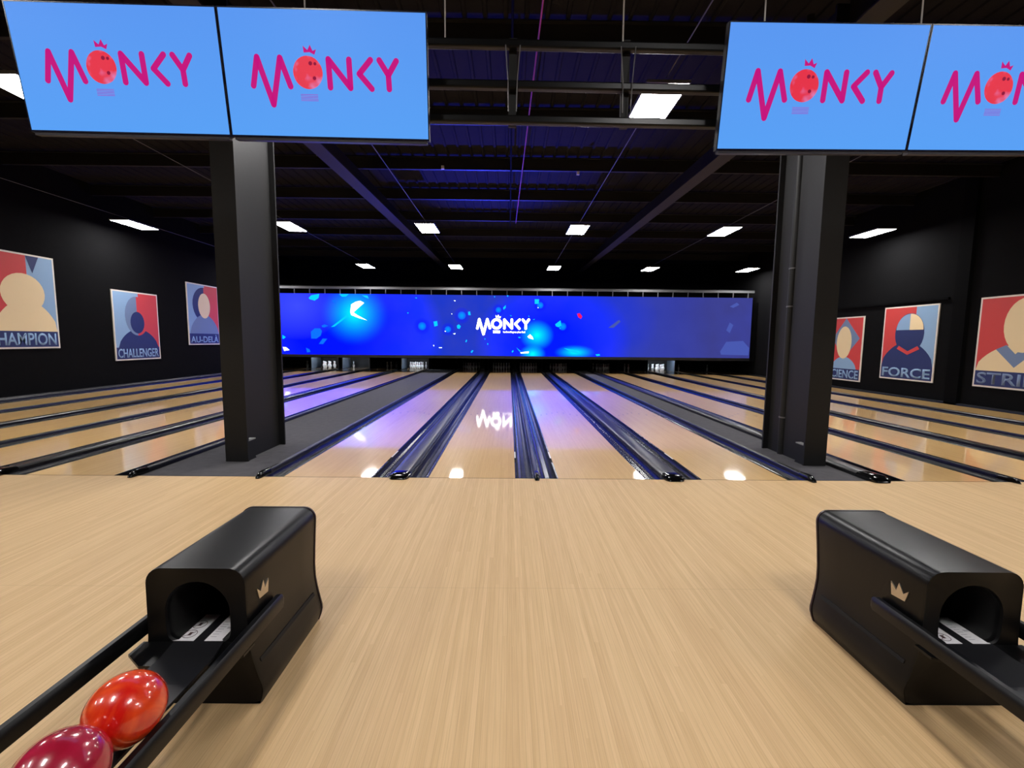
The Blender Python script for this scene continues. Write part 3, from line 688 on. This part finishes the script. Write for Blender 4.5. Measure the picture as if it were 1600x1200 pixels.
poster(1, 8.84, 1.92, .53, 2.88, 'FORCE', 'red and blue poster captioned FORCE, with navy bust, right wall',
       (m_red, m_blue, .62, [('shoulders', hill(-.02, 1.02, .42), m_navy), ('head', oval(.52, .56, .28, .34), m_navy), ('crown_left', [(.52, .62)]+oval(.52, .62, .26, .27, PI/2, PI), m_blue), ('crown_right', [(.52, .62)]+oval(.52, .62, .26, .27, 0, PI/2), m_cream), ('collar', [(.3, .30), (.52, .20), (.74, .30), (.70, .35), (.52, .26), (.34, .35)], m_red)]))
poster(1, 5.77, 1.92, .56, 2.93, 'STRIKE', 'red poster with pale bald bust, cut off at the right edge',
       (m_red, m_red, 1, [('shoulders', hill(-.02, 1.02, .36), m_cream), ('collar', [(.25, .30), (.5, .06), (.75, .30), (.62, .36), (.5, .24), (.38, .36)], m_pgrey), ('head', oval(.58, .62, .26, .36), m_cream)]))

# ------------------------------------------------------------ ball returns
def ret_profile(n=7):
    # (dx, z) right half from the top middle to the floor
    r = 0.072; pts = [(0, .65)]
    for i in range(n+1):
        a = PI/2*(1-i/n); pts.append((.224-r+r*math.cos(a), .65-r+r*math.sin(a)))
    pts += [(.226, .42), (.229, .32), (.236, .25), (.250, .19), (.268, .13), (.281, .09), (.284, .065), (.277, .03), (.268, .002)]
    return pts
RPf = ret_profile()
FULL = RPf+[(-x, z) for x, z in RPf[::-1] if x > 1e-6]
def yback(z): return 0.626+0.11*z/0.65
def make_return(t, inner, track_x):
    """t at the front foot of the hood; local y grows away from the viewer, inner = +1/-1 side facing the middle"""
    # outer shell
    rings = [[(x*.985, -0.0 + 0.0, .65-(.65-z)*.992 if z > .3 else z) for x, z in FULL], [(x, 0.012, z) for x, z in FULL]]
    for k in (0.25, .5, .75): rings.append([(x, 0.012+(yback(z)-0.024)*k, z) for x, z in FULL])
    rings.append([(x, yback(z)-.012, z) for x, z in FULL]); rings.append([(x*.99, yback(z), .65-(.65-z)*.992 if z > .3 else z) for x, z in FULL])
    n = len(FULL)
    mb = MB(); mb.loft(rings, cap=False)
    mb.f.append(tuple((len(rings)-1)*n+j for j in range(n)))
    mb.build('hood', m_ret, t, smooth=True)
    # front fascia with the ball opening
    OC = .44; K = 72
    def outer(a):
        c, s = math.cos(a), math.sin(a); best = 9
        P = [(x*.985, z if z <= .3 else .65-(.65-z)*.992) for x, z in FULL]
        for i in range(len(P)):
            (x1, z1), (x2, z2) = P[i], P[(i+1) % len(P)]
            z1 -= OC; z2 -= OC; ex, ez = x2-x1, z2-z1; den = c*ez-s*ex
            if abs(den) < 1e-9: continue
            tt = (x1*ez-z1*ex)/den; uu = (x1*s-z1*c)/den
            if tt > 0 and -1e-6 <= uu <= 1+1e-6: best = min(best, tt)
        return (c*best, OC+s*best)
    def inner_(a, g=0.0):
        c, s = math.cos(a), math.sin(a); R = .140+g
        if s < 0: r = (abs(c/R)**6+abs(s/(.138+g))**6)**(-1/6)
        else: r = R
        return (c*r, OC+s*r)
    A = [2*PI*(k+.5)/K for k in range(K)]
    o = [outer(a) for a in A]; i1 = [inner_(a, .006) for a in A]; i2 = [inner_(a) for a in A]
    mb = MB(); vv = []
    for ring, y in ((o, 0.0), ([(ox*.96, OC+(oz-OC)*.965) for ox, oz in o], 0.004), (i1, 0.004), (i2, 0.012), (i2, 0.03)):
        vv.append([(x, y, z) for x, z in ring])
    mb.loft(vv, cap=False).build('front_fascia', mat('fascia_plastic', (4, 4, 5), 0.5, spec=0.25), t, smooth=True)
    mb = MB(); mb.loft([[(x, y, z) for x, z in i2] for y in (0.03, 0.45)], cap=False); mb.f.append(tuple(K+j for j in range(K)))
    mb.build('ball_tunnel', m_ret_in, t, smooth=True)
    # rear lip, side grooves, emblem
    mb = MB(); mb.loft([[(x*1.012, yback(z)-.004, z+.003 if z > .3 else z) for x, z in FULL], [(x*1.012, yback(z)+.008, z+.003 if z > .3 else z) for x, z in FULL]])
    mb.build('rear_lip', mat('rear_lip_plum', (38, 20, 26), 0.35), t, smooth=True)
    for s in (-1, 1):
        mb = MB(); x = s*.2555
        mb.add([(s*.2400, .04, .178), (s*.2400, .04, .196), (s*.2400, .60, .186), (s*.2400, .60, .168), (s*.2575, .04, .178), (s*.2525, .04, .196), (s*.2560, .60, .186), (s*.2620, .60, .168)],
               [(0, 1, 5, 4), (2, 3, 7, 6), (0, 4, 7, 3), (1, 2, 6, 5), (4, 5, 6, 7), (0, 3, 2, 1)])
        mb.build('side_groove', m_ret_in, t)
    x = inner*.2275
    cr = [(.0, .065), (.016, .007), (.091, .0), (.100, .064), (.067, .035), (.055, .079), (.028, .037)]
    MB().loft([[(xx, .076+u, .447+v) for u, v in cr] for xx in (x-inner*.002, x+inner*.003)]).build('crown_emblem', m_chrome, t)
    # tray under the opening, ball track, rails
    tx = track_x
    MB().add([(-.25, 0.004, .288), (.25, 0.004, .288), (.25, -.08, .288), (.15, -.15, .288), (-.15, -.15, .288), (-.25, -.08, .288), (-.25, 0.004, .300), (.25, 0.004, .300), (.25, -.08, .300), (.15, -.15, .300), (-.15, -.15, .300), (-.25, -.08, .300)],
             [(5, 4, 3, 2, 1, 0), (6, 7, 8, 9, 10, 11), (0, 1, 7, 6), (1, 2, 8, 7), (2, 3, 9, 8), (3, 4, 10, 9), (4, 5, 11, 10), (5, 0, 6, 11)]).build('tray', m_rail, t)
    MB().box(-.136, .136, 0.0, .44, .296, .301).build('tunnel_floor', m_rail, t)
    tk = []
    for y, z, off in ((0.25, .302, 0.0), (0.0, .304, 0.0), (-.12, .318, tx*.6), (-.30, .340, tx), (-1.5, .350, tx)):
        tk.append([(off-.112, y, z-.012), (off+.112, y, z-.012), (off+.112, y, z), (off-.112, y, z)])
    MB().loft(tk).build('ball_track', mat('track_grey', (26, 26, 29), 0.4), t)
    for k, (a, b_) in enumerate(((-.122, -.026), (.022, .104))):
        p = MB().box(a, b_, 0.004, .20, .3035, .3050).build('label_sheet', m_white, t)
        if k == 0:
            mk_ = MB()
            for yy in (.05, .12):
                rr = [(-.074+.03*math.cos(q*PI/8), yy+.028*math.sin(q*PI/8)) for q in range(17)]
                for (x1, y1), (x2, y2) in zip(rr[:-1], rr[1:]): mk_.tube((x1, y1, .3052), (x2, y2, .3052), .0013, 4)
                mk_.tube((-.094, yy-.018, .3052), (-.054, yy+.018, .3052), .0013, 4)
                mk_.box(-.080, -.066, yy-.010, yy+.012, .3051, .3058)
            mk_.build('warning_symbols', m_ink, p)
        else:
            mk_ = MB()
            for q in range(7): mk_.box(.032, .060, .03+q*.018, .034+q*.018, .3051, .3055)
            mk_.box(.070, .095, .09, .104, .3051, .3055); mk_.build('printed_lines', mat('label_grey', (175, 173, 178), .6), p)
    for s in (-1, 1):
        rx = s*.254
        yend = .235 if s == inner else .20
        pr = [(rx-.022, .335), (rx+.022, .335), (rx+.024, .37), (rx+.020, .392), (rx+.010, .402), (rx-.010, .402), (rx-.020, .392), (rx-.024, .37)]
        MB().loft([[(x, y, z) for x, z in pr] for y in (-1.5, 0.0, yend-.02)]+[[(rx+(x-rx)*.7, yend, .37+(z-.37)*.7) for x, z in pr]]).build('side_rail', m_rail, t, smooth=True)
        if s != inner: continue
        xa, xb = sorted((s*.223, s*.180))
        MB().box(xa, xb, -1.5, -.02, .30, .312).build('rail_flange', m_rail, t)
    # pedestal at the player's end
    MB().box(-.20, .20, -1.42, -1.15, 0.0, .295).build('pedestal', m_ret, t, bevel=.02)
rl = thing('ball_return', 'black ball return hood with crown emblem, left, two balls on its rack', 'ball return', (-1.747, -3.416, 0), group='ball returns')
make_return(rl, 1, 0.055)
rr_ = thing('ball_return', 'black ball return hood with crown emblem and empty rack, right', 'ball return', (1.770, -3.412, 0), group='ball returns')
make_return(rr_, -1, -0.055)
def ball(loc, m_, label, rot):
    t = thing('bowling_ball', label, 'bowling ball', loc)
    bm = bmesh.new(); bmesh.ops.create_uvsphere(bm, u_segments=64, v_segments=40, radius=.1115)
    me = bpy.data.meshes.new('ball_shell'); bm.to_mesh(me); bm.free(); me.materials.append(m_)
    for p in me.polygons: p.use_smooth = True
    o = bpy.data.objects.new('ball_shell', me); COL.objects.link(o); o.parent = t; o.rotation_euler = rot
    return t
ball((-1.597, -3.967, .461), m_ball1, 'shiny orange-red swirled bowling ball, front one on the left ball return', (0.4, 0.8, 0.2))
ball((-1.590, -4.190, .463), m_ball2, 'dark crimson bowling ball behind the orange one, cut by the frame corner', (1.0, 0.3, 0.6))
